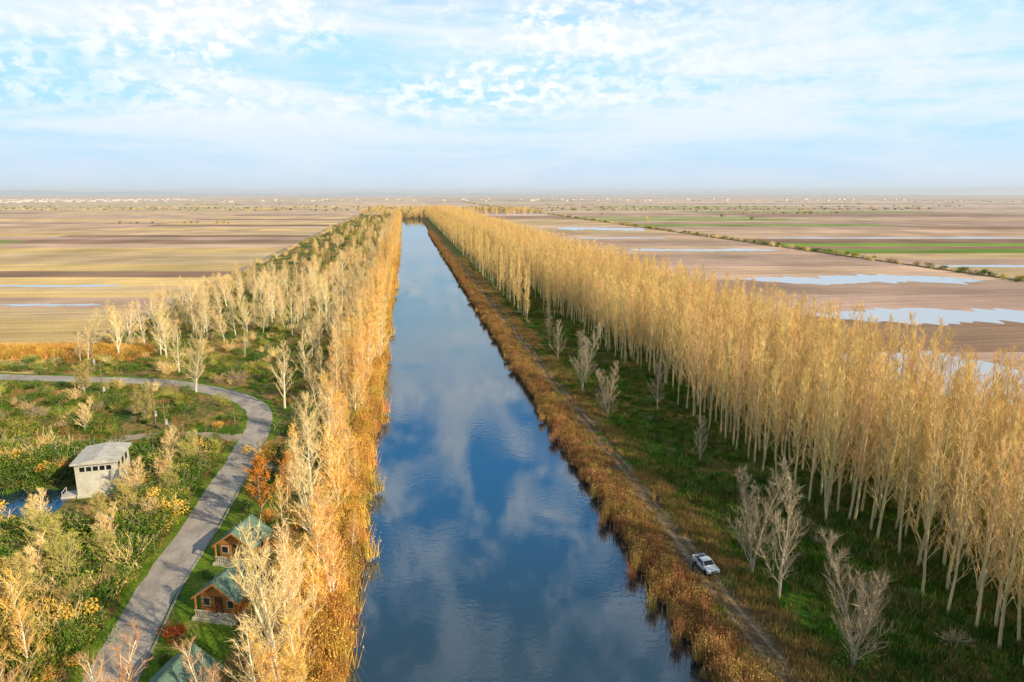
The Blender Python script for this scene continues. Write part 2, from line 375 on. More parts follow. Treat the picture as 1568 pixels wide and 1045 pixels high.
column(92,284,-6000,1414,22,60,PR,8,.02); column(290,620,-6000,480,16,44,PR,9,.03); column(290,620,480,520,18,22,[(0.20,0.31,0.05)],9,.0); column(290,620,520,545,22,24,PR,9,.0); column(290,620,545,580,32,34,[(0.27,0.38,0.07)],9,0); column(290,620,580,9000,16,44,PR2,9,.03); column(284,290,-6000,9000,300,500,[(0.12,0.10,0.05)],10,0)
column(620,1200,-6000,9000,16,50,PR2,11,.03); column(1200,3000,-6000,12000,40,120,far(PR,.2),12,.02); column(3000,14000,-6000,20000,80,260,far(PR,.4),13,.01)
def column2(x0,x1,y0,y1,pal,seed):
    rng=random.Random(seed); v=y0
    while v<y1:
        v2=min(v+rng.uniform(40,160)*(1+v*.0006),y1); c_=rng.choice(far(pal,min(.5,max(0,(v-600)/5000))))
        f0=-SH*x0 if v>y0 else 0; f1=-SH*x1 if v>y0 else 0
        g0=-SH*x0; g1=-SH*x1
        quad([(x0,v+f0,0),(x1,v+f1,0),(x1,v2+g1,0),(x0,v2+g0,0)],0,c_); v=v2
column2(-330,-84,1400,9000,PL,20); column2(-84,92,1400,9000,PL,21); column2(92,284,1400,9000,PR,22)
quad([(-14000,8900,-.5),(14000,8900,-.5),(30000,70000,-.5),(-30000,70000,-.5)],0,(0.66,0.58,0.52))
me=bpy.data.meshes.new('ground'); me.from_pydata(gv,[],gfc)
for m in (gf,g_scrub,g_forest,g_bank,g_track): me.materials.append(m)
me.polygons.foreach_set('material_index',gm)
ca=me.color_attributes.new('Col','FLOAT_COLOR','CORNER')
arr=[]
for c_ in gc: arr+= (list(c_)+[1.0])*4
ca.data.foreach_set('color',arr); me.update()
g=bpy.data.objects.new('ground',me); COL.objects.link(g)

# ---------------------------------------------------------------- water
def water_mat(name,body,ior,ripple,rough=0.02,tint=(.88,.95,1)):
    m=bpy.data.materials.new(name); n_,l_=nodes_of(m); n_.remove(n_['Principled BSDF']); out=n_['Material Output']
    df=n_.new('ShaderNodeBsdfDiffuse'); df.inputs[0].default_value=(*body,1)
    gl=n_.new('ShaderNodeBsdfGlossy'); gl.inputs['Roughness'].default_value=rough; gl.inputs[0].default_value=(*tint,1)
    fr=n_.new('ShaderNodeFresnel'); fr.inputs['IOR'].default_value=ior
    mx=n_.new('ShaderNodeMixShader'); l_.new(fr.outputs[0],mx.inputs[0]); l_.new(df.outputs[0],mx.inputs[1]); l_.new(gl.outputs[0],mx.inputs[2]); l_.new(mx.outputs[0],out.inputs[0])
    ge=n_.new('ShaderNodeNewGeometry'); mp=n_.new('ShaderNodeMapping'); mp.inputs['Scale'].default_value=(.7,1.1,1); mp.inputs['Rotation'].default_value=(0,0,.35); l_.new(ge.outputs['Position'],mp.inputs[0])
    a=n_.new('ShaderNodeTexNoise'); a.inputs['Scale'].default_value=1.3; a.inputs['Detail'].default_value=3; l_.new(mp.outputs[0],a.inputs['Vector'])
    c_=n_.new('ShaderNodeTexNoise'); c_.inputs['Scale'].default_value=.05; c_.inputs['Detail'].default_value=4; l_.new(ge.outputs['Position'],c_.inputs['Vector'])
    mr=n_.new('ShaderNodeMapRange'); mr.inputs[1].default_value=.46; mr.inputs[2].default_value=.62; mr.inputs[3].default_value=.12; l_.new(c_.outputs['Fac'],mr.inputs[0])
    mu=n_.new('ShaderNodeMath'); mu.operation='MULTIPLY'; l_.new(mr.outputs[0],mu.inputs[0]); mu.inputs[1].default_value=ripple
    bp=n_.new('ShaderNodeBump'); bp.inputs['Distance'].default_value=.05; l_.new(mu.outputs[0],bp.inputs['Strength']); l_.new(a.outputs['Fac'],bp.inputs['Height'])
    for s in (gl.inputs['Normal'],fr.inputs['Normal']): l_.new(bp.outputs[0],s)
    return m
wm=water_mat('canal_water_surface',(0.010,0.032,0.05),3.2,.34)
me=bpy.data.meshes.new('canal_water'); me.from_pydata([(-7.6,-300,-.8),(25.6,-300,-.8),(25.6,CE,-.8),(-7.6,CE,-.8)],[],[(0,1,2,3)]); me.materials.append(wm)
COL.objects.link(bpy.data.objects.new('canal_water',me))
fm=water_mat('flood_water_surface',(0.58,0.54,0.53),1.6,.1,.2)
def flood(u0,u1,v0,v1,seed,zz=.02,mat=None,nm='flood_water'):
    N=70; top=[];bot=[]
    for i in range(N+1):
        t=i/N; x=u0+(u1-u0)*t; e=min(1,(min(t,1-t)*6)**.6); mid=(v0+v1)/2+(v1-v0)*.2*mn.noise(Vector((t*2.5,seed,9))); h=(v1-v0)/2*e
        def k(o): return .75+.6*mn.noise(Vector((t*5,seed*3.1,o)))+.45*mn.noise(Vector((t*19,seed,o+3)))
        top.append((x,mid+h*k(0)-SH*x,zz)); bot.append((x,mid-h*k(7)-SH*x,zz))
    vv=bot+top; ff=[(i,i+1,N+1+i+1,N+1+i) for i in range(N)]
    me=bpy.data.meshes.new(nm); me.from_pydata(vv,[],ff); me.materials.append(mat or fm); COL.objects.link(bpy.data.objects.new(nm,me))
flood(160,270,310,350,1); flood(135,225,212,248,2); flood(175,278,775,865,3); flood(160,270,496,522,4); flood(292,400,387,401,5)
flood(-200,-125,302,311,6); flood(-150,-112,249,255,7); flood(330,600,640,660,8); flood(98,140,128,180,9)
flood(150,240,640,658,14); flood(700,1100,720,755,15)

# haze over the far plain ------------------------------------------------
hm=bpy.data.materials.new('haze_air'); hn,hl=nodes_of(hm); hn.remove(hn['Principled BSDF'])
vsn=hn.new('ShaderNodeVolumeScatter'); vsn.inputs['Color'].default_value=(.82,.94,1,1); vsn.inputs['Density'].default_value=.00006; vsn.inputs['Anisotropy'].default_value=0
hl.new(vsn.outputs[0],hn['Material Output'].inputs['Volume'])
bm=bmesh.new(); bmesh.ops.create_cube(bm,size=1); 
for v in bm.verts: v.co=Vector((v.co.x*50000,v.co.y*32000+16900,v.co.z*160+75))
me=bpy.data.meshes.new('haze'); bm.to_mesh(me); me.materials.append(hm); COL.objects.link(bpy.data.objects.new('haze',me))

# ---------------------------------------------------------------- road
roadm=ramp_mat('worn_asphalt',[(0.35,(0.33,0.275,0.235)),(0.6,(0.50,0.43,0.37))],.5,stretch=(1,.5,1),fine=.18,finescale=4,bump=.1)
gravel=ramp_mat('gravel',[(0.35,(0.28,0.22,0.15)),(0.6,(0.44,0.36,0.25))],.6,fine=.25,finescale=4,bump=.1)
lawn=ramp_mat('lawn',[(0.3,(0.07,0.14,0.012)),(0.5,(0.14,0.22,0.02)),(0.65,(0.26,0.27,0.05))],.25,fine=.35,finescale=3,bump=.3)
kerbm=mat_simple('kerb_stone',(0.42,0.40,0.36),.9,.15,3)
def smooth_path(pts,k=6):
    out=[];n_=len(pts)
    for i in range(n_-1):
        p0=Vector(pts[max(i-1,0)]);p1=Vector(pts[i]);p2=Vector(pts[i+1]);p3=Vector(pts[min(i+2,n_-1)])
        for j in range(k):
            t=j/k; out.append(.5*((2*p1)+(-p0+p2)*t+(2*p0-5*p1+4*p2-p3)*t*t+(-p0+3*p1-3*p2+p3)*t**3))
    out.append(Vector(pts[-1])); return out
def ribbon(name,path,wd,z,mat,off=0,jit=0,h=0):
    rng=random.Random(3); v=[];f=[]; N=len(path)
    for i,p in enumerate(path):
        d=(path[min(i+1,N-1)]-path[max(i-1,0)]).normalized(); nn=Vector((-d.y,d.x))
        a=p+nn*(off+wd/2+rng.uniform(-jit,jit)); b_=p+nn*(off-wd/2+rng.uniform(-jit,jit))
        v+=[(a.x,a.y,z),(b_.x,b_.y,z)]
        if h: v+=[(b_.x,b_.y,0),(a.x,a.y,0)]
    k=4 if h else 2
    for i in range(N-1):
        for q in range(k if h else 1): f.append((i*k+q,i*k+(q+1)%k,(i+1)*k+(q+1)%k,(i+1)*k+q))
    me=bpy.data.meshes.new(name); me.from_pydata(v,[],f); me.materials.append(mat); o=bpy.data.objects.new(name,me); COL.objects.link(o); return o
road=[(-26,-40),(-26,30),(-25.9,54),(-26.6,69),(-26.2,83),(-26.3,95),(-26.2,104),(-26.4,113),(-27,122),(-29.2,130.5),(-34.5,138.8),(-41.8,145.3),(-54.8,153.5),(-75.6,159.3),(-110,168)]
rp=smooth_path(road)
ribbon('verge_grass',rp,6.2,.006,lawn,0,.8)
ribbon('road',rp,4.3,.02,roadm,0,.16)
ribbon('kerb',[p for p in rp if p.y<112],.18,.12,kerbm,-2.35,0,1)
ribbon('gravel_path',smooth_path([(-28,114),(-34,116),(-41,117.5),(-48,117),(-54,113)]),3.2,.012,gravel,0,.35)
ribbon('gravel_path',smooth_path([(-24,103),(-20,100),(-17,94)]),2.2,.012,gravel,0,.3)
ribbon('lawn',smooth_path([(-20.5,40),(-20.3,55),(-20.3,70),(-20.4,84),(-20.2,92)]),6.5,.01,lawn,0,.5)
def dist_road(x,y):
    return min((p.x-x)**2+(p.y-y)**2 for p in rp)**.5
rut=ramp_mat('rut_soil',[(0.35,(0.20,0.14,0.085)),(0.6,(0.34,0.24,0.15))],.5,stretch=(2,.3,1),fine=.3,finescale=3)
for xo in (30.3,31.6):
    ribbon('track_rut',[Vector((xo+.25*math.sin(i*.21)+.12*math.sin(i*.9),-20+i*3)) for i in range(260)],.5,.012,rut,0,.14)
pond=[(-45.8,87.5),(-45.8,96),(-56,98),(-70,99.5),(-100,104),(-100,92),(-70,88.5),(-56,86.5)]
pm=water_mat('pond_water_surface',(0.01,0.03,0.05),2.2,.2)
me=bpy.data.meshes.new('pond_water'); me.from_pydata([(x,y,.01) for x,y in pond],[],[tuple(range(8))]); me.materials.append(pm); COL.objects.link(bpy.data.objects.new('pond_water',me))
def in_pond(x,y): return x<-44.5 and 83.5-(x+47)*.08<y<98-(x+47)*.1

# ---------------------------------------------------------------- building helpers
def part(name,parent,verts,faces,mat,loc=None):
    me=bpy.data.meshes.new(name); me.from_pydata([tuple(v) for v in verts],[],faces); me.materials.append(mat)
    o=bpy.data.objects.new(name,me); COL.objects.link(o); o.parent=parent; return o
def boxp(name,parent,x0,x1,y0,y1,z0,z1,mat,bev=0):
    v=[(x0,y0,z0),(x1,y0,z0),(x1,y1,z0),(x0,y1,z0),(x0,y0,z1),(x1,y0,z1),(x1,y1,z1),(x0,y1,z1)]
    o=part(name,parent,v,[(3,2,1,0),(4,5,6,7),(0,1,5,4),(1,2,6,5),(2,3,7,6),(3,0,4,7)],mat)
    if bev:
        b_=o.modifiers.new('b','BEVEL'); b_.width=bev; b_.segments=2
    return o
def empty(name,x,y,rz=0,z=0):
    e=bpy.data.objects.new(name,None); COL.objects.link(e); e.location=(x,y,z); e.rotation_euler=(0,0,rz); return e
wood=ramp_mat('stained_wood',[(0.35,(0.40,0.15,0.04)),(0.65,(0.62,0.28,0.09))],1.5,stretch=(.3,.3,8),fine=.15,bump=.2)
wood_d=mat_simple('dark_wood',(0.12,0.05,0.02),.7)
trim=mat_simple('cream_trim',(0.68,0.62,0.46),.7)
roofg=ramp_mat('green_shingles',[(0.35,(0.12,0.20,0.15)),(0.65,(0.20,0.29,0.22))],1.0,stretch=(1,1,1),fine=.2,finescale=5)
concrete=ramp_mat('weathered_render',[(0.35,(0.55,0.50,0.40)),(0.65,(0.74,0.68,0.55))],.6,stretch=(1,1,.3),fine=.1,finescale=3,bump=.1)
roofc=ramp_mat('concrete_roof',[(0.35,(0.50,0.46,0.39)),(0.65,(0.66,0.60,0.51))],.5,fine=.12,bump=.1)
glass=mat_simple('dark_glass',(0.02,0.025,0.03),.08,spec=.8)
def cabin(x,y,rz,w_=4.4,d_=3.8):
    e=empty('wooden_cabin',x,y,rz); e.scale=(.9,.9,.9); hw=w_/2;hd=d_/2; wh=2.6; rh=4.2
    boxp('base_slab',e,-hw-.3,hw+.3,-hd-1.3,hd+.2,0,.35,trim)
    v=[];f=[]
    prof=[(-hw,.35),(hw,.35),(hw,wh),(0,rh-.12),(-hw,wh)]
    for yy in (-hd,hd): v+=[(a,yy,b_) for a,b_ in prof]
    f=[(0,1,2,3,4),(9,8,7,6,5),(1,6,7,2),(5,0,4,9)]
    part('walls',e,v,f,wood)
    for k in range(1,8):
        zz=.35+k*.27; 
        boxp('log_course',e,-hw-.03,hw+.03,-hd-.03,-hd-.005,zz,zz+.03,wood_d); boxp('log_course',e,hw+.005,hw+.03,-hd,hd,zz,zz+.03,wood_d)
    ov=.5; s=(rh-wh)/hw
    def slope(sg):
        xo=sg*(hw+ov); zo=wh-s*ov
        vv=[(0,-hd-.8,rh),(xo,-hd-.8,zo),(xo,hd+.4,zo),(0,hd+.4,rh)]
        vv+=[(a,b_,c_+.12) for a,b_,c_ in vv]
        part('roof_slope',e,vv,[(0,1,2,3),(7,6,5,4),(0,4,5,1),(1,5,6,2),(2,6,7,3),(3,7,4,0)],roofg)
        vv=[(0,-hd-.86,rh-.1),(xo,-hd-.86,zo-.1),(xo,-hd-.86,zo+.14),(0,-hd-.86,rh+.14)]; vv+=[(a,b_+.05,c_) for a,b_,c_ in vv]
        part('bargeboard',e,vv,[(0,1,2,3),(7,6,5,4),(0,4,5,1),(2,6,7,3),(1,5,6,2),(3,7,4,0)],wood)
    slope(1); slope(-1)
    boxp('ridge_cap',e,-.12,.12,-hd-.8,hd+.4,rh+.1,rh+.2,roofg)
    boxp('door',e,-.45,.45,-hd-.06,-hd-.035,.36,2.3,wood_d); 
    for a in (-1.45,1.45):
        boxp('window_frame',e,a-.48,a+.48,-hd-.08,-hd-.04,1.1,2.1,trim); boxp('window_pane',e,a-.38,a+.38,-hd-.1,-hd-.085,1.2,2.0,glass)
    boxp('window_frame',e,hw+.035,hw+.07,-.6,.6,1.1,2.1,trim); boxp('window_pane',e,hw+.073,hw+.09,-.5,.5,1.2,2.0,glass)
    for a in (-hw-.1,hw+.1): boxp('porch_post',e,a-.07,a+.07,-hd-.8,-hd-.66,.35,wh-.02,wood)
    for a0,a1 in ((-hw-.03,-.6),(.6,hw+.03)):
        boxp('porch_rail',e,a0,a1,-hd-1.17,-hd-1.09,1.15,1.25,trim)
        k=a0+.15
        while k<a1: boxp('baluster',e,k-.03,k+.03,-hd-1.15,-hd-1.11,.35,1.15,trim); k+=.28
    return e
cabin(-18.9,51.0,-.3); cabin(-18.4,64.3,-.35); cabin(-19.2,74.5,-.3)
e=empty('pump_house',-42.6,96.6,.12)
boxp('walls',e,-2.5,2.5,-3.2,3.2,-.1,4.7,concrete)
v=[(-2.9,-3.6,4.75),(2.9,-3.6,4.75),(2.9,3.6,4.75),(-2.9,3.6,4.75),(-2.9,-3.6,4.95),(2.9,-3.6,4.95),(2.9,3.6,4.95),(-2.9,3.6,4.95),(0,-3.6,5.35),(0,3.6,5.35)]
part('roof',e,v,[(3,2,1,0),(0,1,5,8,4),(2,3,7,9,6),(1,2,6,5),(3,0,4,7),(4,8,9,7),(8,5,6,9)],roofc)
boxp('plinth',e,-2.6,2.6,-3.3,3.3,-.1,.4,roofc)
for i in range(5): boxp('window_pane',e,-1.9+i*.8,-1.3+i*.8,-3.23,-3.203,3.7,4.3,glass)
boxp('lintel',e,-2.2,2.3,-3.28,-3.203,4.35,4.45,roofc)
for i in range(3): boxp('side_window',e,2.503,2.53,-2.4+i*1.8,-1.5+i*1.8,3.3,4.3,glass)
boxp('outlet_sill',e,-4.6,-2.605,-3.0,-1.0,-.1,.35,roofc)
boxp('rail',e,-4.5,-4.42,-2.9,-1.1,.9,.98,roofc); boxp('rail_post',e,-4.5,-4.42,-2.9,-2.82,.35,.9,roofc); boxp('rail_post',e,-4.5,-4.42,-1.2,-1.12,.35,.9,roofc)
bm=bmesh.new(); bmesh.ops.create_uvsphere(bm,u_segments=28,v_segments=12,radius=1)
rng=random.Random(5)
for v in bm.verts: v.co=Vector((v.co.x*9,v.co.y*4.0,max(v.co.z,-.1)*2.2))*rng.uniform(.94,1.05)
me=bpy.data.meshes.new('earth_mound'); bm.to_mesh(me); me.materials.append(g_bank); o=bpy.data.objects.new('earth_mound',me); COL.objects.link(o); o.location=(-60,103,0)

# ---------------------------------------------------------------- poles
metal=mat_simple('painted_metal',(0.55,0.55,0.52),.5); pole_w=mat_simple('pole_wood',(0.30,0.22,0.13),.9)
def upole(x,y,h=8):
    mb=MB(); mb.tube([Vector((0,0,-.2)),Vector((0,0,h))],[.16,.1],8,0)
    mb.tube([Vector((-.9,0,h-.6)),Vector((.9,0,h-.6))],[.06,.06],4,0)
    for a in (-.8,0,.8): mb.tube([Vector((a,0,h-.55)),Vector((a,0,h-.3))],[.05,.04],6,1)
    mb.tube([Vector((.25,0,h*.25)),Vector((.25,0,h*.25+.9))],[.25,.25],4,1)
    place('utility_pole',mb.mesh('utility_pole',[pole_w,metal]),x,y,1,.3)
upole(-44.5,122,8); upole(-42,119.5,5); upole(-60,140,8); upole(-72,165,8)
def post(x,y):
    mb=MB(); mb.tube([Vector((0,0,-.1)),Vector((0,0,2.2))],[.06,.05],8,0); mb.tube([Vector((0,0,2.2)),Vector((0,0,2.25)),Vector((0,0,2.45)),Vector((0,0,2.5))],[.05,.13,.12,.03],10,0)
    place('garden_lamp_post',mb.mesh('garden_lamp_post',[pole_w]),x,y)
for x,y in ((-29.2,62),(-29.3,76)): post(x,y)

# ---------------------------------------------------------------- vehicle
white=mat_simple('white_paint',(0.82,0.83,0.84),.25,.02,1,spec=.6); tyre=mat_simple('tyre_rubber',(0.02,0.02,0.02),.8); chrome=mat_simple('grille_metal',(0.08,0.08,0.09),.4); lampm=mat_simple('headlamp_lens',(0.75,0.75,0.7),.1)
redl=mat_simple('tail_lamp',(0.4,0.02,0.02),.3)
def pickup(x,y,rz,sc):
    e=empty('white_pickup_truck',x,y,rz); e.scale=(sc*1.1,sc*.92,sc)
    def extr(name,prof,hw,mat,top=None,bev=.05):
        v=[];N=len(prof)
        for sg in (-1,1):
            for i,(a,b_) in enumerate(prof):
                k=(top[i] if top else hw); v.append((sg*k,a,b_))
        f=[tuple(range(N-1,-1,-1)),tuple(range(N,2*N))]+[(i,(i+1)%N,N+(i+1)%N,N+i) for i in range(N)]
        o=part(name,e,v,f,mat); bv=o.modifiers.new('b','BEVEL'); bv.width=bev; bv.segments=2; return o
    extr('body',[(-2.5,.5),(-2.5,.95),(-2.35,1.05),(-1.25,1.15),(.95,1.15),(.95,.95),(2.5,.95),(2.5,.5),(1.9,.45),(1.7,.85),(1.1,.85),(.9,.45),(-1.1,.45),(-1.3,.85),(-1.9,.85),(-2.1,.45)],.9,white)
    for s in (-1,1): boxp('bed_side',e,s*.88-.03,s*.88+.03,.97,2.5,.95,1.28,white)
    boxp('tailgate',e,-.85,.85,2.44,2.5,.95,1.28,white); boxp('bed_floor',e,-.84,.84,.98,2.43,.955,.97,chrome)
    extr('cab',[(-1.2,1.15),(-.45,1.72),(.75,1.74),(.94,1.15)],.85,white,[.85,.70,.70,.85],.06)
    part('windscreen',e,[(-.74,-1.13,1.23),(.74,-1.13,1.23),(.63,-.53,1.69),(-.63,-.53,1.69)],[(0,1,2,3)],glass)
    part('rear_window',e,[(.7,.955,1.25),(-.7,.955,1.25),(-.6,.82,1.64),(.6,.82,1.64)],[(0,1,2,3)],glass)
    for s in (-1,1):
        part('side_window_front',e,[(s*.862,-.95,1.2),(s*.862,-.1,1.2),(s*.74,-.1,1.66),(s*.74,-.42,1.66)],[(0,1,2,3)],glass)
        part('side_window_rear',e,[(s*.862,0.0,1.2),(s*.862,.8,1.2),(s*.74,.68,1.66),(s*.74,0.0,1.66)],[(0,1,2,3)],glass)
        boxp('headlamp',e,s*.68-.17,s*.68+.17,-2.53,-2.503,.78,.95,lampm); boxp('tail_lamp',e,s*.8-.06,s*.8+.06,2.503,2.53,.8,1.2,redl)
        boxp('mirror',e,s*1.0-.1,s*1.0+.1,-.95,-.87,1.18,1.35,chrome)
        for yy in (-1.6,1.4):
            mb=MB(); ring=[]
            for xx,rr in ((0,.01),(0.001,.37),(.24,.37),(.241,.2),(.22,.01)):
                b0=len(mb.v)
                for k in range(16): t=2*math.pi*k/16; mb.v.append(Vector((s*(.68+xx),yy+rr*math.cos(t),.37+rr*math.sin(t))))
                ring.append(b0)
            for a_,b_ in zip(ring[:-1],ring[1:]):
                for k in range(16): mb.f.append((a_+k,a_+(k+1)%16,b_+(k+1)%16,b_+k)); mb.m.append(0)
            me=mb.mesh('wheel',[tyre]); o=bpy.data.objects.new('wheel',me); COL.objects.link(o); o.parent=e
    boxp('grille',e,-.45,.45,-2.53,-2.503,.72,.94,chrome); boxp('bumper',e,-.9,.9,-2.62,-2.5,.45,.66,chrome,.03); boxp('rear_bumper',e,-.85,.85,2.5,2.6,.5,.65,chrome,.02)
    return e
pickup(31.1,63.6,.12,.72)

# ---------------------------------------------------------------- people
def person(name,x,y,rz,coat,trou,sc=.85):
    e=empty(name,x,y,rz); e.scale=(sc,sc,sc); skin=mat_simple('skin',(0.5,0.3,0.2),.6); cm=mat_simple('coat',coat,.9); tm=mat_simple('trousers',trou,.9); hm_=mat_simple('hair',(0.03,0.02,0.015),.9)
    def sk(nm,V,E,Rr,mat,root=0):
        me=bpy.data.meshes.new(nm); me.from_pydata(V,E,[]); me.materials.append(mat); o=bpy.data.objects.new(nm,me); COL.objects.link(o); o.parent=e
        m=o.modifiers.new('s','SKIN'); 
        for i,r in enumerate(Rr): me.skin_vertices[0].data[i].radius=(r,r); me.skin_vertices[0].data[i].use_root=(i==root)
        s=o.modifiers.new('u','SUBSURF'); s.levels=1; s.render_levels=1
    sk('legs',[(0,0,.92),(-.1,0,.88),(-.12,-.03,.5),(-.13,0,.1),(-.13,-.14,.05),(.1,0,.88),(.13,.06,.5),(.14,.1,.1),(.14,-.04,.05)],[(0,1),(1,2),(2,3),(3,4),(0,5),(5,6),(6,7),(7,8)],[.13,.1,.07,.05,.045,.1,.07,.05,.045],tm)
    sk('torso',[(0,0,.88),(0,0,1.15),(0,0,1.38),(0,0,1.5),(-.2,0,1.42),(-.27,-.03,1.15),(-.24,-.2,.98),(.2,0,1.42),(.27,-.02,1.15),(.25,-.15,.95)],[(0,1),(1,2),(2,3),(2,4),(4,5),(5,6),(2,7),(7,8),(8,9)],[.15,.15,.16,.06,.075,.055,.042,.075,.055,.042],cm)
    sk('head',[(0,0,1.5),(0,-.02,1.6),(0,-.02,1.7)],[(0,1),(1,2)],[.05,.085,.085],skin)
    sk('hair',[(0,.01,1.66),(0,0,1.75)],[(0,1)],[.09,.075],hm_)
    for s in (-1,1):
        h=(s*.24,-.22,.95) if s<0 else (.25,-.18,.91)
        V=[h];E=[];Rr=[.035]
        for k in range(5):
            V.append((h[0]+(k-2)*.018,h[1]-.06,h[2]-.07-.01*(k%3))); E.append((0,k+1)); Rr.append(.009)
        sk('hand',V,E,Rr,skin)
person('person_standing',29.5,63.2,.8,(0.03,0.03,0.05),(0.02,0.025,0.04))
person('person_walking',31.6,79.5,2.9,(0.06,0.05,0.04),(0.03,0.03,0.05))

# ---------------------------------------------------------------- vegetation sources
mp_=[M['bark_pop'],M['twig_pop'],M['leaf_pop']]
pops=[make_tree('poplar',10+i,19,.16,.16,26,.27,.60,6,4,.15,.05,mp_,up=.42,tw=.019,twl=1.1,prof=.8,spr=.42) for i in range(6)]
popf=[make_tree('far_poplar',20+i,19,.17,.16,20,.27,.60,5,3,.15,.08,mp_,up=.42,tw=.034,twl=1.1,prof=.8,spr=.42) for i in range(4)]
cols=[make_tree('columnar_poplar',30+i,19,.2,.10,34,.17,.45,6,5,.4,.07,mp_,up=.6,tw=.026,twl=.9,prof=.45,spr=.4) for i in range(3)]
mbir=[M['bark_bir'],M['twig_bir'],M['leaf_yel']]
birs=[make_tree('pale_tree',50+i,13,.2,.12,24,.40,.80,7,5,0,.07,mbir,up=.3,tw=.024,multi=1+i%2,twl=1.0,spr=.45) for i in range(4)]
golds=[make_tree('golden_tree',70+i,11,.14,.06,24,.36,.75,6,5,.7,.08,[M['bark_bir'],M['twig_gol'],M['leaf_yel']],up=.35,tw=.024,multi=1+i%2,twl=.9,spr=.48) for i in range(4)]
C_bir=src_collection('pale_src',birs)
grys=[make_tree('grey_tree',90+i,12,.17,.10,26,.36,.75,9,6,0,.05,[M['bark_gry'],M['twig_gry'],M['leaf_pop']],up=.38,tw=.018,multi=1+i%2,twl=.9,spr=.46) for i in range(3)]
olis=[make_tree('olive_tree',110+i,6,.12,.05,20,.46,.95,7,6,.8,.06,[M['bark_gry'],M['twig_oli'],M['leaf_olv']],up=.3,tw=.02,multi=3,twl=.6) for i in range(3)]
bush_t=[make_tree('bushy_pale_tree',115+i,6,.12,.05,20,.46,.95,7,6,.3,.06,[M['bark_bir'],M['twig_bir'],M['leaf_yel']],up=.3,tw=.02,multi=3,twl=.6) for i in range(3)]
rust=[make_tree('russet_bare_tree',118+i,8,.12,.08,20,.44,.9,7,6,0,.06,[M['bark_bir'],M['twig_rus'],M['leaf_yel']],up=.35,tw=.016,multi=2,twl=.7,spr=.5) for i in range(2)]
C_oli=src_collection('olive_src',olis+bush_t+bush_t)
sh_g=[make_shrub('green_shrub',130+i,2.4,1.7,14,900,.085,[M['bark_gry'],M['leaf_grn']]) for i in range(4)]
sh_o=[make_shrub('olive_shrub',140+i,2.6,2.0,30,700,.08,[M['twig_oli'],M['leaf_olv']]) for i in range(3)]
sh_t=[make_shrub('tan_shrub',150+i,2.4,1.9,60,200,.06,[M['twig_bir'],M['leaf_yel']]) for i in range(3)]
sh_b=[make_shrub('brown_shrub',155+i,2.4,1.6,60,260,.06,[M['twig_gry'],M['reed']]) for i in range(2)]
sh_y=[make_shrub('golden_shrub',158+i,2.4,2.2,40,800,.075,[M['twig_gol'],M['leaf_yel']]) for i in range(3)]
C_sh=src_collection('shrub_src',sh_g+sh_o+sh_t+sh_b)
C_shn=src_collection('near_shrub_src',sh_g+sh_g+sh_o+sh_b+sh_t[:1]+sh_y[:1])
C_shg=src_collection('dark_shrub_src',sh_g+sh_b)
reeds=[make_tuft('reed_tuft',160+i,90,.35,1.7,.028,[M['reed']],.16,True) for i in range(3)]
reedg=[make_tuft('golden_reed_tuft',170+i,90,.4,2.0,.03,[M['reed_gold'],M['reed_gold'],M['reed']],.2,True) for i in range(3)]; C_reedg=src_collection('golden_reed_src',reedg)
C_reed=src_collection('reed_src',reeds)
gr=[make_tuft('grass_tuft',180+i,60,.35,.5,.03,[M['grass']],.4) for i in range(3)]+[make_tuft('dry_tuft',190+i,60,.35,.65,.025,[M['grass_dry'],M['grass']],.35) for i in range(2)]
grd=[make_tuft('dry_grass_tuft',195+i,60,.4,.7,.025,[M['grass_dry'],M['grass_dry'],M['reed']],.35) for i in range(3)]

def patch(name,srcs,nn,rad,smin,smax,seed):
    rg=random.Random(seed); return join(name,[(rg.choice(srcs),rg.gauss(0,rad),rg.gauss(0,rad),0,rg.uniform(smin,smax)) for _ in range(nn)],seed)
C_grp=src_collection('grass_patch_src',[patch('grass_patch',gr,11,1.5,.6,1.5,700+i) for i in range(6)])
C_grm=src_collection('mixed_grass_patch_src',[patch('mixed_grass_patch',gr+gr[:3]+grd[:2],9,1.3,.6,1.5,720+i) for i in range(6)])
C_grd=src_collection('dry_grass_patch_src',[patch('dry_grass_patch',grd,7,.75,.6,1.4,740+i) for i in range(4)])

# plantation stands
def stand(name,srcs,seed,length,sx_,sy_):
    rg=random.Random(seed); en=[]; y=0
    while y<length-.5*sy_:
        x=0
        while x<34:
            if rg.random()>.08: en.append((rg.choice(srcs),x+rg.gauss(0,.35),y+rg.gauss(0,.4)-length/2,0,rg.uniform(.85,1.03)))
            x+=sx_
        y+=sy_
    return join(name,[(a,b_-17,c_,d_,e_) for a,b_,c_,d_,e_ in en],seed)
C_st=src_collection('stand_src',[stand('poplar_stand',pops,800+i,13.5,3.1,2.7) for i in range(3)])
C_sf=src_collection('far_stand_src',[stand('far_poplar_stand',popf,810+i,28,2.9,3.5) for i in range(3)])
ys=[24+13.5*i for i in range(18)]; rots=[R.choice((0,math.pi)) for _ in ys]
scatter('poplar_plantation',C_st,[(68,y,0) for y in ys],3,1,1,2,(.98,1.02),0,rots=rots)
y1=ys[-1]+6.75+14; yf=[y1+28*i for i in range(int((1350-y1)/28))]
scatter('far_poplar_plantation',C_sf,[(68,y,0) for y in yf],3,1,1,5,(.97,1.02),0,rots=[R.choice((0,math.pi)) for _ in yf])
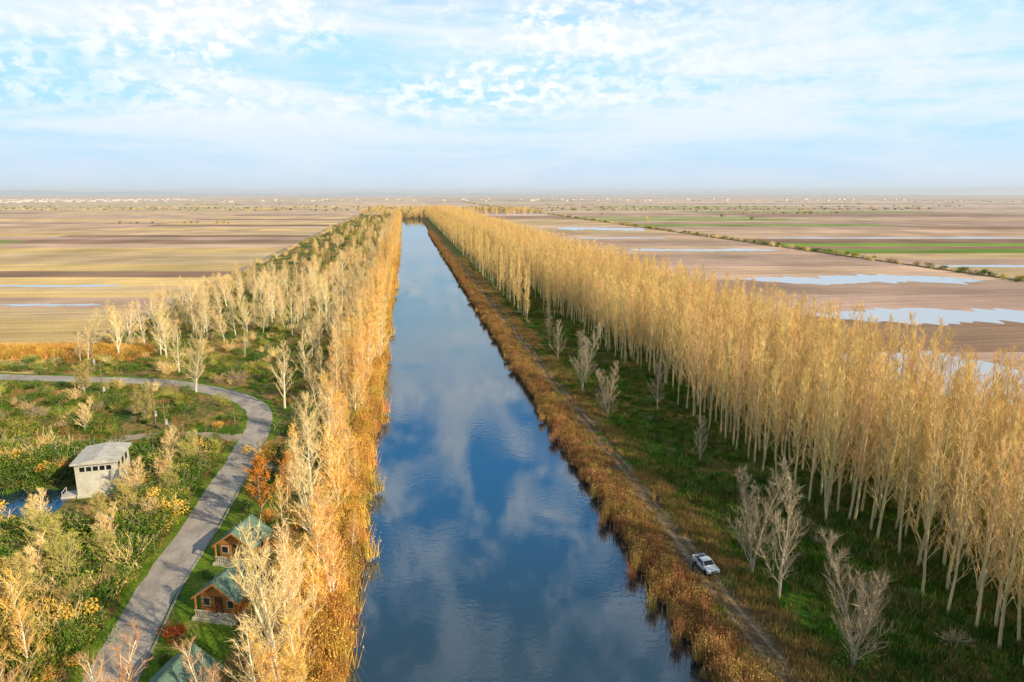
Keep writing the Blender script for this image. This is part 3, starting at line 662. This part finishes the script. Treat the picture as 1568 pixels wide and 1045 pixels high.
rw=[join('poplar_row_part',[(R.choice(cols),R.gauss(0,.5),-12.6+4.2*k+R.gauss(0,.6),0,R.uniform(.8,1.05)) for k in range(7) if R.random()>.1]+[(R.choice(popf),8+R.gauss(0,2.2),R.uniform(-14,14),0,R.uniform(.6,.95)) for _ in range(4)],830+i) for i in range(4)]
C_rw=src_collection('row_src',rw); yr=[228+29.4*i for i in range(38)]
scatter('poplar_row',C_rw,[(38,y,0) for y in yr],4,.98,1.02,3,(.96,1.04),0,rots=[0]*len(yr))
# left bank tree belt
def belt(seed):
    rg=random.Random(seed); en=[]
    for k in range(10): en.append((rg.choice(golds),rg.gauss(0,1.6),-14+2.8*k,0,rg.uniform(.6,1.2)))
    for k in range(5): en.append((rg.choice(cols),-.8+rg.gauss(0,1.5),rg.uniform(-14,14),0,rg.uniform(.6,.92)))
    for k in range(5): en.append((rg.choice(birs),-2.8+rg.gauss(0,3.2),rg.uniform(-14,14),0,rg.uniform(.5,1.0)))
    for k in range(26): en.append((rg.choice(sh_y+sh_t+sh_o),rg.gauss(-1,2),rg.uniform(-14,14),0,rg.uniform(.5,1.4)))
    return join('bank_belt',en,seed)
C_bt=src_collection('belt_src',[belt(850+i) for i in range(5)]); yb=[119+28*i for i in range(44)]
scatter('bank_tree_belt',C_bt,[(-10.8,y,0) for y in yb],5,.98,1.05,6,(.95,1.06),0,rots=[0]*len(yb))
for i in range(30):
    y=43+i*2.0+R.uniform(-.8,.8); x=-10.6+R.gauss(0,1.4)
    place('golden_tree',R.choice(golds),x,y,R.uniform(.4,.85))
bsh=join('bank_shrubs',[(R.choice(sh_y+sh_t[:1]+sh_o[:1]),-11.5+R.gauss(0,1.9),R.uniform(38,106),0,R.uniform(.5,1.4)) for _ in range(150)],61)
COL.objects.link(bpy.data.objects.new('bank_shrubs',bsh))
for x,y,s in ((-11.2,51,1.1),(-11.8,56,.75),(-12.0,60,.8),(-11.2,73,.95),(-13,84,.9),(-12,93,1.0),(-15,100,.9),(-12,47,.7)): place('pale_bare_tree',R.choice(birs),x,y,s)
for x,y,s in ((-16.0,80,.6),(-16.5,86,.7),(-16,92,.8)): place('golden_tree',R.choice(golds),x,y,s)
for x,y,s in ((-22.8,47.0,1.05),(-15.8,47.5,.9),(-21.5,44.5,1.0),(-30.2,50.5,.8)): place('russet_bare_tree',R.choice(rust),x,y,s)
# right bank single trees
for x,y,s in ((36.8,46.5,1.0),(35.5,61.7,1.02),(35.9,57,1.03),(34.9,132,1.12),(35.4,115,.8),(37,137,.8),(43,92,.6),(46,118,.75),(36,160,.8),(37.5,178,.85)):
    place('bare_grey_tree',R.choice(grys),x,y,s,sz=s)
# left scrub trees
for x,y,s,k in ((-40,75.5,1.1,olis),(-37,91,1.0,bush_t),(-33,101,1.0,olis),(-37.9,65,1.1,olis),(-35,77,.9,bush_t),(-47,77,.95,olis),(-35.5,86,.9,olis),(-47.7,127,1.1,olis),(-33.5,58,1,olis),
                (-44,70,1.0,olis),(-40,59,1.0,bush_t),(-34,95,.9,bush_t),(-67,148,1.1,olis),(-31,69,.5,olis),(-36,104,.9,bush_t),(-31.5,82,.7,bush_t),(-32,90,.8,olis),(-56,122,.9,bush_t),(-33,64,.7,olis),(-42,64,1.1,bush_t),(-45,84,.8,bush_t),
                (-36,70,1.0,olis),(-43,58,1.1,olis),(-48,72,1.0,olis),(-33,73,.8,olis),(-38,83,.8,olis),(-39,70,.9,bush_t)):
    place('bare_bushy_tree',R.choice(k),x,y,s)
for x,y,s in ((-44,144,1.0),(-24,130,.95),(-27.5,306,1.2),(-52,160,.8),(-23,150,.8)): place('pale_bare_tree',R.choice(birs),x,y,s)
for x,y,s in ((-35,54,.85),(-38,56.5,.8),(-32.5,50,.85),(-32,55,.65),(-36,61,.65),(-31.5,46.5,.9),(-36.5,51,.9),(-40,52,.8)): place('golden_tree',R.choice(golds),x,y,s)
pts=[]
for _ in range(170):
    x=R.uniform(-88,-16); y=R.uniform(172,310)
    if x>-84+ (y-172)*.1: pts.append((x,y,0))
scatter('far_scrub_trees',C_bir,pts,4,.45,1.0,8)
pts=[(-16-abs(R.gauss(0,22)),R.triangular(280,1350,300),0) for _ in range(260)]
pts=[p for p in pts if p[0]>-80]
scatter('distant_scrub_trees',C_oli,pts,9,.7,1.5,9)
# shrubs left
pts=[];pn_=[]
for _ in range(3500):
    q=R.random()
    if q<.45: x=R.uniform(-66,-29); y=R.uniform(46,112)
    elif q<.78: x=R.uniform(-110,-15); y=R.uniform(46,330)
    else: x=R.uniform(-110,-15); y=R.uniform(300,1300)
    if x<-84 and y>178: continue
    if dist_road(x,y)<4.3 or in_pond(x,y) or (abs(x+42.6)<4.6 and abs(y-96.6)<6) or (-24<x<-14 and y<96) : continue
    if -56<x<-28 and 110<y<120: continue
    if -48<x<-38 and 82<y<93 : continue
    (pn_ if y<125 else pts).append((x,y,0))
scatter('shrub_thicket',C_shn,pn_,15,.55,1.8,10)
scatter('far_shrub_thicket',C_sh,pts,12,.5,1.3,10)
pts=[]
for _ in range(200):
    y=R.uniform(40,420); pts.append((R.uniform(34,50) if R.random()<.6 else R.uniform(51,80),y,0))
scatter('understorey_shrubs',C_shg,pts,6,.3,.9,11)
org=make_tree('orange_leaf_tree',300,7.5,.16,.12,26,.4,.95,7,6,3,.10,[M['bark_gry'],M['bark_gry'],M['leaf_org']],up=.25,twl=.5)
place('orange_leaf_tree',org,-19.2,83.5,1); place('orange_leaf_tree',org,-16.6,89,.8)
def conifer(seed,H,W):
    rng=random.Random(seed); mb=MB(); mb.tube([Vector((0,0,-.1)),Vector((0,0,H))],[.12,.02],6,0)
    for i in range(120):
        t=rng.random()**.8; z_=.2+t*(H-.3); L=W*(1-t)*rng.uniform(.75,1.1)+.1; az=rng.uniform(0,6.28); d=Vector((math.cos(az),math.sin(az),-.15))
        p=Vector((0,0,z_)); mb.tube([p,p+d*L],[.025,.008],3,0)
        for k in range(int(26*L/W)+4): mb.quad(p+d*L*rng.uniform(.25,1)+Vector((rng.gauss(0,.1),rng.gauss(0,.1),rng.gauss(0,.07))),.1,rng,1)
    return mb.mesh('conifer_tree',[M['bark_gry'],M['leaf_con']])
cn=conifer(1,5,1.9); place('conifer_tree',cn,-19,96.5,.95); place('conifer_tree',cn,-17.4,98,.8)
rus=make_shrub('russet_shrub',401,2.6,2.0,20,1300,.08,[M['bark_gry'],M['leaf_red']]); place('russet_shrub',rus,-22.0,59.5,.95); place('russet_shrub',rus,-16.5,70.5,.7)
for x,y,s in ((-21.8,56.5,.6),(-22.3,70,.6),(-16.2,58.5,.7),(-22,86,.8),(-20.8,91,1.0),(-15.6,80,1.0)): place('green_shrub',R.choice(sh_g),x,y,s)
# reeds: strips 6 m long
def reedstrip(name,srcs,seed,sd_,dens,zz_,smin,smax):
    rg=random.Random(seed); return join(name,[(rg.choice(srcs),rg.gauss(0,sd_),rg.uniform(-3,3),rg.choice(zz_),rg.uniform(smin,smax)) for _ in range(dens)],seed)
C_rr=src_collection('reed_strip_src',[reedstrip('reed_strip',reeds,900+i,1.05,50,(-.35,-.1),.5,1.15) for i in range(6)])
C_rg=src_collection('golden_reed_strip_src',[reedstrip('golden_reed_strip',reedg+reeds[:1],910+i,.9,38,(-.3,),.55,1.3) for i in range(6)])
yy=[36+5.9*i for i in range(125)]
scatter('right_bank_reeds',C_rr,[(26.1,y,0) for y in yy],6,.92,1.05,12,tilt=0,rots=[0]*len(yy))
scatter('left_bank_reeds',C_rg,[(-8.1,y,0) for y in yy],6,.92,1.08,13,tilt=0,rots=[0]*len(yy))
bel=join('reed_belt',[(R.choice(reedg),x,181+(x+66)*-.147+R.gauss(0,2.2),0,R.uniform(.8,1.4)) for x in [R.uniform(-150,-66) for _ in range(1700)]],14)
COL.objects.link(bpy.data.objects.new('reed_belt',bel))
pts=[(x,100-(x+47)*.1+R.gauss(0,.6),0) for x in [R.uniform(-90,-46) for _ in range(160)]]
scatter('pond_reeds',C_reed,pts,3,.6,1.1,15)
# grass / weeds
pts=[]
for _ in range(1500):
    y=36+(R.random()**1.6)*250; x=R.uniform(33.8,78)
    pts.append((x,y,0))
scatter('right_bank_grass',C_grp,pts,6,.8,1.3,16)
pts=[(28.0+R.gauss(0,.5),36+R.random()**1.3*500,0) for _ in range(620)]+[(33.9+R.gauss(0,.5),36+R.random()**1.3*400,0) for _ in range(430)]
scatter('bank_dry_grass',C_grd,pts,4,.75,1.2,17)
pts=[]
for _ in range(1900):
    x=R.uniform(-110,-9.5); y=44+(R.random()**1.4)*230
    if x<-84 and y>176: continue
    if dist_road(x,y)<5.0 or in_pond(x,y) or (abs(x+42.6)<4.5 and abs(y-96.6)<5.5): continue
    if -25<x<-15 and y<93: continue
    pts.append((x,y,0))
scatter('scrub_grass',C_grm,pts,6,.8,1.3,18)
# ditch hedge & field hedges
pts=[(287+R.gauss(0,2.5),y,0) for y in np.arange(120,3500,3.2) if R.random()>.2]
scatter('ditch_hedge',C_sh,pts,12,.8,1.8,19)
pts=[]
rg=random.Random(44)
for k in range(46):
    x0=rg.choice([-1,1])*rg.uniform(330,3200); v0=rg.uniform(450,4800); L=rg.uniform(60,500); 
    for j in range(int(L/9)):
        if rg.random()<.6: x=x0+j*9; pts.append((x,v0-SH*x+rg.gauss(0,3),0))
for k in range(200):
    x=rg.uniform(-3500,4000); pts.append((x,rg.uniform(900,6000)-SH*x,0))
for k in range(900):
    x=rg.uniform(-2200,1400); pts.append((x,rg.gauss(1750,60)+.1*abs(x)-SH*x+ (300 if rg.random()<.4 else 0),0))
scatter('field_hedges',C_sh,pts,12,1.3,2.8,20,(.8,1.2))
pts=[(rg.uniform(-84,284),rg.uniform(1360,1800),0) for _ in range(500)]+[(rg.uniform(-40,40),rg.uniform(1183,1330),0) for _ in range(260)]
scatter('distant_treeline',C_oli,pts,9,1.0,2.0,21)
pts=[(-84+R.gauss(0,1.5),y,0) for y in np.arange(270,2500,6) if R.random()>.45]
scatter('left_road_hedge',C_sh,pts,12,.7,1.7,22)
ribbon('farm_road',[Vector((-88-.006*max(0,y_-300),y_)) for y_ in range(215,1400,40)],4,.015,gravel,0,.3)

# ---------------------------------------------------------------- distant town and hills
town=mat_simple('town_walls',(0.75,0.70,0.64),.8,.1,.01); townr=mat_simple('town_roofs',(0.50,0.36,0.30),.8)
mb=MB(); rg=random.Random(9)
for i in range(420):
    x=rg.uniform(-3700,-1500); y=rg.uniform(3600,5200)+rg.uniform(-1,1)*200; a=rg.uniform(5,11); h=rg.uniform(5,12); b_=len(mb.v)
    if rg.random()<.12: x=rg.uniform(-1500,3500)
    for q in ((-a,-5,0),(a,-5,0),(a,5,0),(-a,5,0),(-a,-5,h),(a,-5,h),(a,5,h),(-a,5,h),(-a,0,h+3),(a,0,h+3)): mb.v.append(Vector((x+q[0],y+q[1],q[2])))
    for f_,m_ in (((0,1,5,4),0),((1,2,6,9,5),0),((2,3,7,6),0),((3,0,4,8,7),0),((4,5,9,8),1),((6,7,8,9),1)): mb.f.append(tuple(b_+k for k in f_)); mb.m.append(m_)
COL.objects.link(bpy.data.objects.new('distant_town',mb.mesh('distant_town',[town,townr])))
hillm=mat_simple('hill_slopes',(0.50,0.56,0.66),.95,.03,.001)  # blue-grey distance haze painted into the base colour of the hills
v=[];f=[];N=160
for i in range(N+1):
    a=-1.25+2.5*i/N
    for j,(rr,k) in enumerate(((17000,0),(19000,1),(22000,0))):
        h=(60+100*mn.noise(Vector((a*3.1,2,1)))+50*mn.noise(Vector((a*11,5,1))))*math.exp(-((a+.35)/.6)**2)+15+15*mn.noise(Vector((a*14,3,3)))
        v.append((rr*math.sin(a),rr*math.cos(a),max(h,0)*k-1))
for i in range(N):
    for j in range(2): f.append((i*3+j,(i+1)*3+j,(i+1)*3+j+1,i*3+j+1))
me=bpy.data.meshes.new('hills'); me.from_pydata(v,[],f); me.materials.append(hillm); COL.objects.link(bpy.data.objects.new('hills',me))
